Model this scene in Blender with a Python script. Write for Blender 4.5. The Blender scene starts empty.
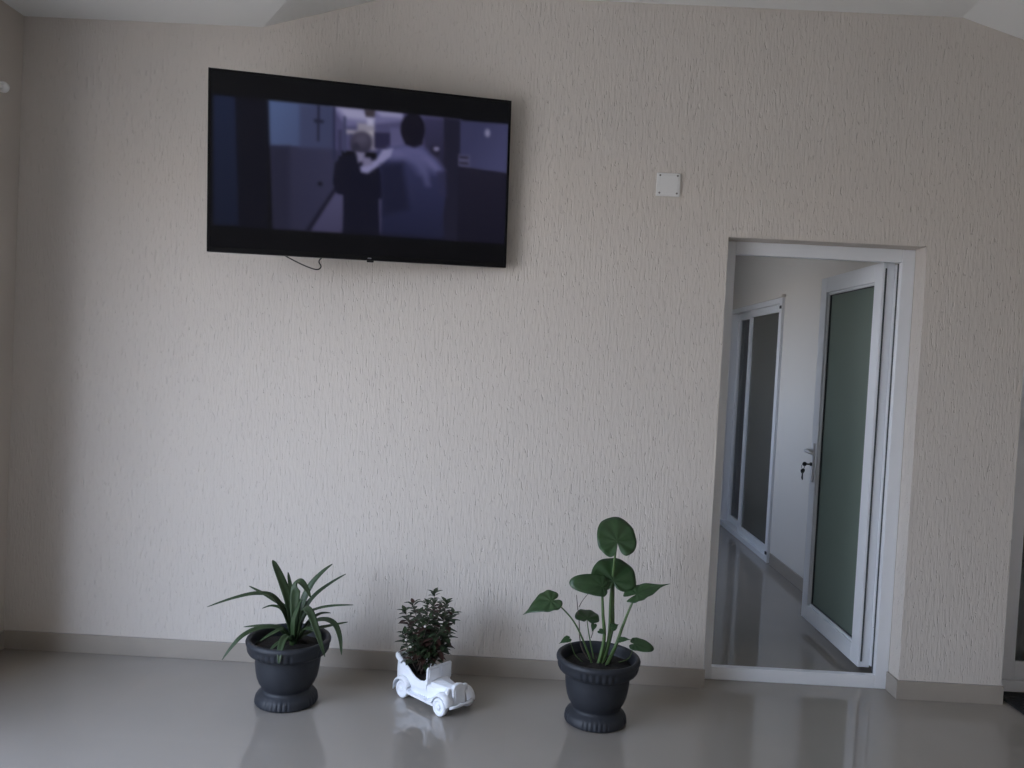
import bpy, bmesh, math, random
import numpy as np
from mathutils import Vector, Matrix, Euler

# ---------------------------------------------------------------- camera, world, light, exposure
SC = bpy.context.scene
COL = SC.collection
F_PX, YAW, PITCH, ROLL, DIST, EYE = 798.2, -0.01336, -0.02906, 0.05134, 3.70922, 1.47977
_cy, _sy, _cp, _sp = math.cos(YAW), math.sin(YAW), math.cos(PITCH), math.sin(PITCH)
FWD = Vector((_sy*_cp, _cy*_cp, _sp)); _r = Vector((_cy, -_sy, 0)); _u = _r.cross(FWD)
RGT = math.cos(ROLL)*_r + math.sin(ROLL)*_u
UPV = -math.sin(ROLL)*_r + math.cos(ROLL)*_u
EYEP = Vector((0, -DIST, EYE))
cd = bpy.data.cameras.new('camera'); cam = bpy.data.objects.new('camera', cd); COL.objects.link(cam)
cd.sensor_fit = 'HORIZONTAL'; cd.sensor_width = 36.0; cd.lens = F_PX/1024*36.0
cd.clip_start = 0.05; cd.clip_end = 100
cam.matrix_world = Matrix(((RGT.x, UPV.x, -FWD.x, EYEP.x), (RGT.y, UPV.y, -FWD.y, EYEP.y), (RGT.z, UPV.z, -FWD.z, EYEP.z), (0, 0, 0, 1)))
SC.camera = cam
SC.view_settings.view_transform = 'Standard'; SC.view_settings.look = 'None'
SC.view_settings.gamma = 1.0; SC.view_settings.use_curve_mapping = False
SC.view_settings.exposure = 0.0
SC.cycles.use_denoising = True
SC.cycles.max_bounces = 10; SC.cycles.diffuse_bounces = 6; SC.cycles.glossy_bounces = 4
SC.cycles.sample_clamp_indirect = 4.0; SC.cycles.caustics_reflective = False; SC.cycles.caustics_refractive = False

def srgb(r, g, b):
    f = lambda c: (c/255/12.92) if c/255 <= 0.04045 else ((c/255+0.055)/1.055)**2.4
    return (f(r), f(g), f(b), 1.0)

WORLD_STRENGTH = 10.0
w = bpy.data.worlds.new('daylight'); SC.world = w; w.use_nodes = True
nt = w.node_tree; nt.nodes.clear()
tc = nt.nodes.new('ShaderNodeTexCoord'); sx = nt.nodes.new('ShaderNodeSeparateXYZ')
mr = nt.nodes.new('ShaderNodeMapRange'); mr.inputs[1].default_value = -0.3; mr.inputs[2].default_value = 0.6
cr = nt.nodes.new('ShaderNodeValToRGB'); bg = nt.nodes.new('ShaderNodeBackground'); wo = nt.nodes.new('ShaderNodeOutputWorld')
el = cr.color_ramp.elements
el[0].position = 0.0; el[0].color = (0.52, 0.45, 0.39, 1)
el[1].position = 0.30; el[1].color = (0.80, 0.71, 0.63, 1)
e = el.new(0.37); e.color = (0.80, 0.90, 1.08, 1)
e = el.new(1.0); e.color = (0.70, 0.86, 1.2, 1)
nt.links.new(tc.outputs['Generated'], sx.inputs[0]); nt.links.new(sx.outputs['Z'], mr.inputs[0])
nt.links.new(mr.outputs[0], cr.inputs[0]); nt.links.new(cr.outputs[0], bg.inputs[0])
bg.inputs[1].default_value = WORLD_STRENGTH; nt.links.new(bg.outputs[0], wo.inputs[0])

BACK_Y = -5.6                       # wall behind the camera
OPEN = (-3.9, -1.25, 0.02, 2.35)    # y0, y1, z0, z1 of the wide patio opening in the left wall that lights the room
HALL_Y = 4.75                       # end wall of the hall behind the door
HALL_FILL_WIN = (1.9, 2.8, 1.2, 2.2)      # y0, y1, z0, z1 of the unseen window added to the hall's left wall for fill

def portal(name, loc, size, rot):
    l = bpy.data.lights.new(name, 'AREA'); l.shape = 'RECTANGLE'; l.size, l.size_y = size
    l.cycles.is_portal = True
    o = bpy.data.objects.new(name, l); o.location = loc; o.rotation_euler = rot; COL.objects.link(o)
XLEFT = -2.393
portal('patio_daylight', (XLEFT-0.21, (OPEN[0]+OPEN[1])/2, (OPEN[2]+OPEN[3])/2), (OPEN[3]-OPEN[2], OPEN[1]-OPEN[0]), (0, -math.pi/2, 0))
portal('hall_fill_portal', (0.04, (HALL_FILL_WIN[0]+HALL_FILL_WIN[1])/2, (HALL_FILL_WIN[2]+HALL_FILL_WIN[3])/2), (HALL_FILL_WIN[3]-HALL_FILL_WIN[2], HALL_FILL_WIN[1]-HALL_FILL_WIN[0]), (0, -math.pi/2, 0))  # guides sky light through the added hall window

# ---------------------------------------------------------------- helpers
def at(px, py, y):
    d = FWD + RGT*((px-512)/F_PX) - UPV*((py-384)/F_PX)
    return EYEP + d*((y-EYEP.y)/d.y)

def mat(name, col, rough=0.6, metal=0.0, spec=0.5, noise=0.0, nscale=30, bump=0.0, bscale=200):
    m = bpy.data.materials.new(name); m.use_nodes = True
    n = m.node_tree.nodes; L = m.node_tree.links; b = n['Principled BSDF']
    b.inputs['Base Color'].default_value = col; b.inputs['Roughness'].default_value = rough
    b.inputs['Metallic'].default_value = metal; b.inputs['Specular IOR Level'].default_value = spec
    if noise or bump:
        t = n.new('ShaderNodeTexCoord')
    if noise:
        x = n.new('ShaderNodeTexNoise'); x.inputs['Scale'].default_value = nscale; x.inputs['Detail'].default_value = 3
        L.new(t.outputs['Object'], x.inputs['Vector'])
        q = n.new('ShaderNodeMapRange'); q.inputs[1].default_value = 0.25; q.inputs[2].default_value = 0.75
        q.inputs[3].default_value = 1-noise; q.inputs[4].default_value = 1+noise
        L.new(x.outputs['Fac'], q.inputs[0])
        v = n.new('ShaderNodeVectorMath'); v.operation = 'SCALE'; v.inputs[0].default_value = col[:3]
        L.new(q.outputs[0], v.inputs['Scale']); L.new(v.outputs[0], b.inputs['Base Color'])
    if bump:
        x = n.new('ShaderNodeTexNoise'); x.inputs['Scale'].default_value = bscale
        L.new(t.outputs['Object'], x.inputs['Vector'])
        bp = n.new('ShaderNodeBump'); bp.inputs['Strength'].default_value = bump; bp.inputs['Distance'].default_value = 0.002
        L.new(x.outputs['Fac'], bp.inputs['Height']); L.new(bp.outputs[0], b.inputs['Normal'])
    return m

class MB:
    def __init__(s): s.bm = bmesh.new()
    def poly(s, pts):
        return s.bm.faces.new([s.bm.verts.new(p) for p in pts])
    def box(s, x0, x1, y0, y1, z0, z1, M=None):
        v = [Vector((x, y, z)) for x in (x0, x1) for y in (y0, y1) for z in (z0, z1)]
        if M: v = [M @ p for p in v]
        v = [s.bm.verts.new(p) for p in v]
        for f in ((0,1,3,2),(4,6,7,5),(0,4,5,1),(2,3,7,6),(0,2,6,4),(1,5,7,3)): s.bm.faces.new([v[i] for i in f])
        return s
    def prism(s, pts, d):                       # planar polygon pts (3-D), swept by vector d
        d = Vector(d); n = len(pts)
        a = [s.bm.verts.new(Vector(p)) for p in pts]; b = [s.bm.verts.new(Vector(p)+d) for p in pts]
        s.bm.faces.new(a); s.bm.faces.new(b[::-1])
        for i in range(n): s.bm.faces.new([a[i], b[i], b[(i+1) % n], a[(i+1) % n]])
        return s
    def tube(s, pts, r, seg=10, caps=True):
        pts = [Vector(p) for p in pts]; n = len(pts)
        rr = r if isinstance(r, (list, tuple)) else [r]*n
        rings = []; up = None
        for i, p in enumerate(pts):
            t = (pts[min(i+1, n-1)] - pts[max(i-1, 0)]).normalized()
            if up is None:
                up = Vector((0, 0, 1)) if abs(t.z) < 0.9 else Vector((1, 0, 0))
            a = (up - t*up.dot(t)).normalized(); b = t.cross(a); up = a
            rings.append([s.bm.verts.new(p + rr[i]*(math.cos(k*2*math.pi/seg)*a + math.sin(k*2*math.pi/seg)*b)) for k in range(seg)])
        for i in range(n-1):
            for k in range(seg):
                s.bm.faces.new([rings[i][k], rings[i][(k+1) % seg], rings[i+1][(k+1) % seg], rings[i+1][k]])
        if caps:
            s.bm.faces.new(rings[0][::-1]); s.bm.faces.new(rings[-1])
        return s
    def lathe(s, prof, c, seg=48, mod=None, M=None):
        rings = []
        for (r, z) in prof:
            if r < 1e-6:
                p = Vector((0, 0, z)); p = M @ p if M else p
                rings.append([s.bm.verts.new(Vector(c)+p)]); continue
            ring = []
            for k in range(seg):
                a = 2*math.pi*k/seg; q = r*(mod(a, z, r) if mod else 1)
                p = Vector((q*math.cos(a), q*math.sin(a), z)); p = M @ p if M else p
                ring.append(s.bm.verts.new(Vector(c)+p))
            rings.append(ring)
        for A, B in zip(rings, rings[1:]):
            for k in range(seg):
                k2 = (k+1) % seg
                if len(A) == 1 and len(B) == 1: continue
                if len(A) == 1: s.bm.faces.new([A[0], B[k2], B[k]])
                elif len(B) == 1: s.bm.faces.new([A[k], A[k2], B[0]])
                else: s.bm.faces.new([A[k], A[k2], B[k2], B[k]])
        return s
    def build(s, name, m, parent=None, smooth=False, bevel=0, solid=0, sub=0, tri=False):
        bm = s.bm
        if not solid: bmesh.ops.recalc_face_normals(bm, faces=bm.faces[:])
        if tri: bmesh.ops.triangulate(bm, faces=bm.faces[:])
        root = parent
        off = Vector((0, 0, 0))
        while root is not None:
            off = off + Vector(root.location); root = root.parent
        if off.length > 0: bmesh.ops.translate(bm, verts=bm.verts[:], vec=-off)
        me = bpy.data.meshes.new(name); bm.to_mesh(me); bm.free()
        if isinstance(m, (list, tuple)):
            for q in m: me.materials.append(q)
        else: me.materials.append(m)
        if smooth:
            for p in me.polygons: p.use_smooth = True
        o = bpy.data.objects.new(name, me); COL.objects.link(o)
        if parent: o.parent = parent
        if solid:
            q = o.modifiers.new('thickness', 'SOLIDIFY'); q.thickness = solid; q.offset = 0
        if sub:
            q = o.modifiers.new('subdivision', 'SUBSURF'); q.levels = sub; q.render_levels = sub
        if bevel:
            q = o.modifiers.new('bevel', 'BEVEL'); q.width = bevel; q.segments = 2; q.limit_method = 'ANGLE'; q.angle_limit = math.radians(40)
        return o

def tag(o, label=None, cat=None, group=None, kind=None):
    if label: o['label'] = label
    if cat: o['category'] = cat
    if group: o['group'] = group
    if kind: o['kind'] = kind
    return o
def empty(name, loc):
    o = bpy.data.objects.new(name, None); o.location = loc; o.empty_display_size = 0.05; COL.objects.link(o); return o

# ---------------------------------------------------------------- materials
def plaster():
    m = mat('scratched_plaster', srgb(206, 199, 191), 0.85, spec=0.25)
    n = m.node_tree.nodes; L = m.node_tree.links; b = n['Principled BSDF']
    t = n.new('ShaderNodeTexCoord')
    def noise(sc, det, dist=0.0):
        mp = n.new('ShaderNodeMapping'); mp.inputs['Scale'].default_value = sc
        L.new(t.outputs['Object'], mp.inputs['Vector'])
        x = n.new('ShaderNodeTexNoise'); x.inputs['Scale'].default_value = 1; x.inputs['Detail'].default_value = det
        x.inputs['Distortion'].default_value = dist
        L.new(mp.outputs[0], x.inputs['Vector']); return x.outputs['Fac']
    def rng(v, a, b_, c, d):
        q = n.new('ShaderNodeMapRange'); q.interpolation_type = 'SMOOTHSTEP'
        for i, k in enumerate((a, b_, c, d)): q.inputs[i+1].default_value = k
        L.new(v, q.inputs[0]); return q.outputs[0]
    def math_(op, a, c):
        q = n.new('ShaderNodeMath'); q.operation = op
        for i, k in enumerate((a, c)):
            if isinstance(k, (int, float)): q.inputs[i].default_value = k
            else: L.new(k, q.inputs[i])
        return q.outputs[0]
    groove = rng(noise((105, 105, 24), 1.5, 0.5), 0.61, 0.72, 0, 1)      # sparse vertical scratches
    ridge = rng(noise((110, 110, 15), 2.5, 0.3), 0.35, 0.75, 0, 1)
    grain = noise((260, 260, 200), 2.0)
    h = math_('SUBTRACT', math_('MULTIPLY', ridge, 0.45), groove)
    h = math_('ADD', h, math_('MULTIPLY', grain, 0.25))
    bp = n.new('ShaderNodeBump'); bp.inputs['Strength'].default_value = 0.64; bp.inputs['Distance'].default_value = 0.004
    L.new(h, bp.inputs['Height']); L.new(bp.outputs[0], b.inputs['Normal'])
    return m
M_plaster = plaster()
M_paint = mat('smooth_beige_paint', srgb(200, 192, 183), 0.8, spec=0.25, bump=0.05)
M_hall = mat('hall_paint', srgb(214, 210, 204), 0.8, spec=0.25)
M_ceil = mat('ceiling_paint', srgb(232, 232, 229), 0.85, spec=0.2)
M_ext = mat('plain_paint', srgb(190, 182, 172), 0.85)
M_base = mat('beige_tile', srgb(157, 149, 139), 0.35, noise=0.05, nscale=6)
M_pvc = mat('white_pvc', srgb(226, 228, 231), 0.35)
M_gasket = mat('grey_gasket', srgb(70, 72, 74), 0.6)
M_black = mat('black_plastic', srgb(14, 14, 15), 0.35)
M_bezel = mat('black_bezel', srgb(8, 8, 9), 0.5, spec=0.2)
M_plate = mat('white_plastic', srgb(222, 222, 220), 0.45)
M_screw = mat('dull_screw', srgb(120, 118, 114), 0.5, metal=0.3)
M_pot = mat('charcoal_plastic', srgb(37, 40, 46), 0.55, spec=0.4, bump=0.08, bscale=400)
M_soil = mat('dark_soil', srgb(26, 21, 18), 0.95, noise=0.4, nscale=90, bump=1.0, bscale=120)
M_strap = mat('strap_leaf_green', srgb(44, 62, 34), 0.52, noise=0.25, nscale=25)
M_ear = mat('ear_leaf_green', srgb(42, 68, 36), 0.45, noise=0.22, nscale=30)
M_stem = mat('pale_green_stem', srgb(74, 98, 54), 0.5, noise=0.15, nscale=30)
M_twig = mat('brown_twig', srgb(70, 58, 52), 0.7)
M_bronze = mat('dark_bronze_leaf', srgb(50, 64, 42), 0.5, noise=0.5, nscale=35)
M_redleaf = mat('reddish_leaf', srgb(68, 46, 40), 0.5, noise=0.3, nscale=35)
M_ceram = mat('white_glazed_ceramic', srgb(232, 235, 240), 0.28, bump=0.03, bscale=60)
M_mat = mat('black_rubber', srgb(16, 16, 16), 0.9, bump=0.6, bscale=300)
M_curtain = mat('maroon_cloth', srgb(96, 50, 42), 0.9)
M_steel = mat('dark_key_metal', srgb(52, 52, 50), 0.4, metal=0.6)
M_bud = mat('white_bud', srgb(225, 220, 214), 0.6)

def floor_mat():
    m = mat('polished_porcelain', srgb(150, 144, 136), 0.07, spec=0.85)
    n = m.node_tree.nodes; L = m.node_tree.links; b = n['Principled BSDF']
    t = n.new('ShaderNodeTexCoord')
    br = n.new('ShaderNodeTexBrick'); br.offset = 0; br.squash = 1
    br.inputs['Scale'].default_value = 1.0; br.inputs['Brick Width'].default_value = 0.8; br.inputs['Row Height'].default_value = 0.8
    br.inputs['Mortar Size'].default_value = 0.0018; br.inputs['Mortar Smooth'].default_value = 0.2
    br.inputs['Color1'].default_value = srgb(150, 144, 136); br.inputs['Color2'].default_value = srgb(149, 143, 135)
    br.inputs['Mortar'].default_value = srgb(149, 143, 135)
    L.new(t.outputs['Object'], br.inputs['Vector'])
    x = n.new('ShaderNodeTexNoise'); x.inputs['Scale'].default_value = 3.0; x.inputs['Detail'].default_value = 4
    L.new(t.outputs['Object'], x.inputs['Vector'])
    q = n.new('ShaderNodeMapRange'); q.inputs[3].default_value = 0.94; q.inputs[4].default_value = 1.05
    L.new(x.outputs['Fac'], q.inputs[0])
    v = n.new('ShaderNodeVectorMath'); v.operation = 'SCALE'
    L.new(br.outputs['Color'], v.inputs[0]); L.new(q.outputs[0], v.inputs['Scale']); L.new(v.outputs[0], b.inputs['Base Color'])
    return m
M_floor = floor_mat()

def glass(name, tint, gloss, rough=0.02, see=0.5):
    m = bpy.data.materials.new(name); m.use_nodes = True
    n = m.node_tree.nodes; L = m.node_tree.links; n.clear()
    o = n.new('ShaderNodeOutputMaterial'); tr = n.new('ShaderNodeBsdfTransparent'); tr.inputs[0].default_value = tint
    gl = n.new('ShaderNodeBsdfGlossy'); gl.inputs['Roughness'].default_value = rough; gl.inputs['Color'].default_value = (0.9, 0.9, 0.9, 1)
    fr = n.new('ShaderNodeFresnel'); fr.inputs[0].default_value = gloss
    mx = n.new('ShaderNodeMixShader'); L.new(fr.outputs[0], mx.inputs[0]); L.new(tr.outputs[0], mx.inputs[1]); L.new(gl.outputs[0], mx.inputs[2])
    L.new(mx.outputs[0], o.inputs[0]); return m
M_glass = glass('smoked_glass', (0.32, 0.33, 0.32, 1), 1.5)
M_obscure = bpy.data.materials.new('grey_obscure_glass'); M_obscure.use_nodes = True
_b = M_obscure.node_tree.nodes['Principled BSDF']; _b.inputs['Base Color'].default_value = srgb(94, 94, 89); _b.inputs['Roughness'].default_value = 0.12
_b.inputs['Specular IOR Level'].default_value = 0.35
def frosted():
    m = bpy.data.materials.new('frosted_green_glass'); m.use_nodes = True
    n = m.node_tree.nodes; L = m.node_tree.links; n.clear()
    o = n.new('ShaderNodeOutputMaterial'); d = n.new('ShaderNodeBsdfDiffuse'); d.inputs[0].default_value = srgb(138, 152, 141)
    tl = n.new('ShaderNodeBsdfTranslucent'); tl.inputs[0].default_value = srgb(138, 152, 141)
    gl = n.new('ShaderNodeBsdfGlossy'); gl.inputs['Roughness'].default_value = 0.25
    a = n.new('ShaderNodeMixShader'); a.inputs[0].default_value = 0.4; L.new(d.outputs[0], a.inputs[1]); L.new(tl.outputs[0], a.inputs[2])
    b = n.new('ShaderNodeMixShader'); b.inputs[0].default_value = 0.06; L.new(a.outputs[0], b.inputs[1]); L.new(gl.outputs[0], b.inputs[2])
    L.new(b.outputs[0], o.inputs[0]); return m
M_frost = frosted()

# ---------------------------------------------------------------- room shell
S = 'structure'
XL, XR = -2.393, 3.55
D1 = (0.913, 1.822, 2.10)       # open door: x0, x1, head
D3 = (2.298, 3.25, 2.12)        # dark glazed door at the right
T = 0.20
H1, H2 = 2.957, 3.145
HX = 2.0                        # face of the hall's right-hand wall

tag(MB().box(-2.6, 4.9, BACK_Y-0.2, HALL_Y+0.2, -0.12, 0).build('floor', M_floor), kind=S)
tag(MB().box(-40, -2.6, -30, 30, -0.16, -0.1).build('terrace', mat('terrace_ground', srgb(210, 193, 172), 0.9, noise=0.1, nscale=2)), kind=S)
out = [(XL-0.2, 0), (D1[0], 0), (D1[0], D1[2]), (D1[1], D1[2]), (D1[1], 0), (D3[0], 0), (D3[0], D3[2]), (D3[1], D3[2]), (D3[1], 0), (XR+0.2, 0), (XR+0.2, 3.3), (XL-0.2, 3.3)]
tag(MB().prism([(x, 0, z) for x, z in out], (0, T, 0)).build('wall_back', M_plaster, tri=True), kind=S)
lo_ = [(0, 0), (OPEN[1], 0), (OPEN[1], OPEN[3]), (OPEN[0], OPEN[3]), (OPEN[0], 0), (BACK_Y, 0), (BACK_Y, 3.3), (0, 3.3)]
tag(MB().prism([(XL, y, z) for y, z in lo_], (-0.2, 0, 0)).build('wall_left', M_paint, tri=True), kind=S)
tag(MB().box(XR, XR+0.2, BACK_Y, 0, 0, 3.3).build('wall_right', M_paint), kind=S)
tag(MB().box(XL-0.2, XR+0.2, BACK_Y-0.2, BACK_Y, 0, 3.3).build('wall_front', M_paint), kind=S)

# ceiling: low flat field at the left, a slanted face rising to the high field, another slanted face falling at the right
P0 = Vector((-1.281, 0)); fd = Vector((0.56, -0.83)).normalized(); fn = Vector((-fd.y, fd.x))
G = 0.335
lowz = lambda x, y: H1 + G*((Vector((x, y))-P0).dot(fn))
rz = lambda x, y: 3.143 - 0.31*(x-1.918) + 0.03*y
def clip(poly, f):
    r = []
    for i in range(len(poly)):
        a, b = poly[i], poly[(i+1) % len(poly)]; fa, fb = f(*a), f(*b)
        if fa >= 0: r.append(a)
        if fa*fb < 0:
            t = fa/(fa-fb); r.append((a[0]+t*(b[0]-a[0]), a[1]+t*(b[1]-a[1])))
    return r
sq = [(XL-0.2, BACK_Y-0.2), (XR+0.2, BACK_Y-0.2), (XR+0.2, 0.0), (XL-0.2, 0.0)]
dd = lambda x, y: (Vector((x, y))-P0).dot(fn)
wid = (H2-H1)/G
cm = MB()
for region, zf in ((clip(sq, lambda x, y: -dd(x, y)), lambda x, y: H1), (clip(clip(sq, dd), lambda x, y: wid-dd(x, y)), lowz), (clip(sq, lambda x, y: dd(x, y)-wid), lambda x, y: H2)):
    for keep, z2 in ((clip(region, lambda x, y: rz(x, y)-zf(x, y)), zf), (clip(region, lambda x, y: zf(x, y)-rz(x, y)), rz)):
        if len(keep) >= 3: cm.prism([(x, y, z2(x, y)) for x, y in keep], (0, 0, 0.12))
tag(cm.build('ceiling', M_ceil), kind=S)

# hall behind the open door, and the closed room at the right of it
SD = (2.55, 4.10, 2.08)          # sliding door opening in the hall wall: y0, y1, head
hw = [(T, 0), (SD[0], 0), (SD[0], SD[2]), (SD[1], SD[2]), (SD[1], 0), (HALL_Y, 0), (HALL_Y, 2.9), (T, 2.9)]
tag(MB().prism([(HX, y, z) for y, z in hw], (0.15, 0, 0)).build('wall_hall_right', M_hall, tri=True), kind=S)
h4 = MB(); h4.box(0.05, 0.2, T, HALL_FILL_WIN[0], 0, 2.9).box(0.05, 0.2, HALL_FILL_WIN[1], HALL_Y, 0, 2.9)
h4.box(0.05, 0.2, HALL_FILL_WIN[0], HALL_FILL_WIN[1], 0, HALL_FILL_WIN[2]).box(0.05, 0.2, HALL_FILL_WIN[0], HALL_FILL_WIN[1], HALL_FILL_WIN[3], 2.9)
tag(h4.build('wall_hall_left', M_hall), kind=S)
tag(MB().box(0.05, 4.9, HALL_Y, HALL_Y+0.15, 0, 2.9).build('wall_hall_end', M_hall), kind=S)
tag(MB().box(4.7, 4.9, T, HALL_Y, 0, 2.9).build('wall_far_right', M_ext), kind=S)
tag(MB().box(0.05, 4.9, T, HALL_Y+0.15, 2.9, 3.0).build('ceiling_hall', M_ceil), kind=S)

# skirting
BH = 0.0866; BT = 0.012
def skirt(name, segs):
    m = MB()
    for s_ in segs: m.box(*s_, 0, BH)
    return tag(m.build(name, M_base, bevel=0.0015), kind=S)
skirt('baseboard_back', [(XL, D1[0]+BT*0.5, -BT, -0.0005)])
skirt('baseboard_pier', [(D1[1]-BT, D3[0]+BT*0.5, -BT, -0.0005), (D1[1]-BT, D1[1], -0.0005, 0.098)])
skirt('baseboard_left', [(XL, XL+BT, OPEN[1], -BT), (XL, XL+BT, BACK_Y, OPEN[0])])
skirt('baseboard_hall', [(HX-BT, HX, T+0.005, SD[0]-0.05), (HX-BT, HX, SD[1]+0.05, HALL_Y-0.001)])
skirt('baseboard_hall_end', [(0.2, HX-BT, HALL_Y-BT, HALL_Y)])

# ---------------------------------------------------------------- door 1: white frame, leaf standing open into the hall
d1 = tag(empty('door_1', (D1[1], 0.10, 0)), kind=S)
def frame_bm(x0, x1, z0, z1, w, y0, y1):
    m = MB()
    m.box(x0, x0+w, y0, y1, z0, z1).box(x1-w, x1, y0, y1, z0, z1).box(x0+w, x1-w, y0, y1, z1-w, z1).box(x0+w, x1-w, y0, y1, z0, z0+w)
    return m
fr = frame_bm(D1[0]+0.001, D1[1]-0.001, 0.0, D1[2]-0.001, 0.062, 0.10, 0.135).build('door_frame', M_pvc, d1, bevel=0.003)
frame_bm(D1[0]+0.001, D1[1]-0.001, 0.0, D1[2]-0.001, 0.044, 0.135, 0.172).build('frame_rebate', M_pvc, fr, bevel=0.003)
g_ = MB(); g_.box(D1[1]-0.0675, D1[1]-0.0625, 0.128, 0.134, 0.064, 2.034).build('frame_gasket', M_gasket, fr)
LX0, LX1, LY0, LY1, LZ0, LZ1 = 1.722, 1.780, 0.215, 1.018, 0.058, 2.052
lw = 0.088
lf = MB()
def leaf_ring(m, x0, x1, y0, y1, z0, z1, w):
    m.box(x0, x1, y0, y0+w, z0, z1).box(x0, x1, y1-w, y1, z0, z1).box(x0, x1, y0+w, y1-w, z0, z0+w).box(x0, x1, y0+w, y1-w, z1-w, z1)
    return m
leaf = leaf_ring(lf, LX0, LX1, LY0, LY1, LZ0, LZ1, lw).build('door_leaf', M_pvc, d1, bevel=0.003)
leaf_ring(MB(), LX0+0.010, LX1-0.010, LY0+lw, LY1-lw, LZ0+lw, LZ1-lw, 0.014).build('glazing_bead', M_pvc, leaf, bevel=0.004)
leaf_ring(MB(), LX0+0.018, LX1-0.018, LY0+lw+0.014, LY1-lw-0.014, LZ0+lw+0.014, LZ1-lw-0.014, 0.004).build('glazing_seal', M_gasket, leaf)
MB().box(LX0+0.026, LX0+0.032, LY0+lw+0.005, LY1-lw-0.005, LZ0+lw+0.005, LZ1-lw-0.005).build('glass_pane', M_frost, leaf)
# rebated hinge edge seen from the room
MB().box(LX1, LX1+0.018, LY0-0.012, LY0+0.05, LZ0+0.01, LZ1-0.01).build('leaf_rebate', M_pvc, leaf, bevel=0.003)
MB().box(LX0+0.012, LX0+0.018, LY0-0.004, LY0+0.001, LZ0+0.03, LZ1-0.03).build('edge_seal', M_gasket, leaf)
for z in (0.22, 1.05, 1.88):
    MB().tube([(LX1+0.004, 0.19, z-0.045), (LX1+0.004, 0.19, z+0.045)], 0.010, 14).build('hinge', M_pvc, d1, smooth=False)
hp = MB().box(LX0-0.010, LX0, LY1-0.062, LY1-0.028, 0.86, 1.09).build('handle_plate', M_pvc, leaf, bevel=0.004)
yk = LY1-0.045
MB().tube([(LX0-0.008, yk, 1.045), (LX0-0.045, yk, 1.045), (LX0-0.054, yk-0.012, 1.045), (LX0-0.056, yk-0.06, 1.044), (LX0-0.054, yk-0.125, 1.040)], [0.011, 0.010, 0.0105, 0.010, 0.008], 12).build('lever', M_pvc, hp, smooth=True)
MB().tube([(LX0-0.010, yk, 0.965), (LX0-0.018, yk, 0.965)], 0.011, 14).build('lock_cylinder', M_steel, hp)
# keys in the lock
kb = tag(empty('key_bunch', (LX0-0.018, yk, 0.965)), 'dark keys hanging from the lock of the open white door', 'keys')
def key(name, bow, d, n, L_, flat=0.0022):
    d = Vector(d).normalized(); n = Vector(n).normalized(); m = MB(); bow = Vector(bow)
    s_ = d.cross(n).normalized()
    ring_o = [bow + 0.013*(math.cos(a)*d + math.sin(a)*s_) - n*flat/2 for a in [i*math.pi/8 for i in range(16)]]
    m.prism(ring_o, n*flat)
    sh = [bow+d*0.011+s_*0.004, bow+d*(0.011+L_)+s_*0.0035, bow+d*(0.015+L_), bow+d*(0.009+L_)-s_*0.0045, bow+d*(0.006+L_*0.8)-s_*0.003, bow+d*(0.011+L_*0.5)-s_*0.005, bow+d*0.011-s_*0.004]
    m.prism([p - n*flat/2 for p in sh], n*flat)
    return m.build(name, M_steel, kb)
key('key', (LX0-0.050, yk, 0.965), (1, 0, 0), (0, 1, 0), 0.026)
MB().tube([Vector((LX0-0.058, yk+0.013*math.cos(a)*0.3, 0.950+0.014*math.sin(a))) + Vector((0.010*math.cos(a), 0, 0)) for a in [i*math.pi/9 for i in range(19)]], 0.0014, 6).build('key_ring', M_steel, kb, smooth=True)
key('key', (LX0-0.060, yk, 0.922), (0.05, 0, -1), (1, 0.6, 0), 0.038)
key('key', (LX0-0.054, yk+0.006, 0.924), (-0.10, 0.1, -1), (0.5, -0.9, 0), 0.032)

# ---------------------------------------------------------------- door 2: sliding glazed door in the hall wall
d2 = tag(empty('door_2', (HX, SD[0], 0)), kind=S)
def yring(x0, x1, y0, y1, z0, z1, w, wz=None):
    wz = wz or w
    m = MB(); m.box(x0, x1, y0, y0+w, z0, z1).box(x0, x1, y1-w, y1, z0, z1).box(x0, x1, y0+w, y1-w, z0, z0+wz).box(x0, x1, y0+w, y1-w, z1-wz, z1); return m
f2 = yring(HX-0.022, HX+0.10, SD[0]-0.02, SD[1]+0.01, 0.0, SD[2], 0.065, 0.045).build('door_frame', M_pvc, d2, bevel=0.003)
p2 = yring(HX+0.005, HX+0.040, SD[0]+0.045, 3.50, 0.045, SD[2]-0.045, 0.075, 0.06).build('sliding_panel', M_pvc, d2, bevel=0.003)
MB().box(HX+0.020, HX+0.026, SD[0]+0.115, 3.43, 0.10, SD[2]-0.10).build('glass_pane', M_obscure, p2)
p3 = yring(HX+0.052, HX+0.088, 3.36, SD[1]-0.055, 0.045, SD[2]-0.045, 0.075, 0.06).build('sliding_panel', M_pvc, d2, bevel=0.003)
MB().box(HX+0.068, HX+0.074, 3.43, SD[1]-0.125, 0.10, SD[2]-0.10).build('glass_pane', M_glass, p3)
for z in (0.075, SD[2]-0.075):
    MB().box(HX-0.030, HX-0.020, SD[0]-0.012, SD[0]+0.020, z-0.012, z+0.012).build('corner_plug', M_black, d2, bevel=0.003)
tag(MB().prism([(HX-0.03, y, z) for y, z in ((SD[0]-0.04, SD[2]+0.001), (SD[1]+0.03, SD[2]+0.001), (SD[1]+0.03, SD[2]+0.022), (SD[0]-0.04, SD[2]+0.022))], (0.03, 0, 0)).build('trim_1', M_hall), kind=S)

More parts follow.
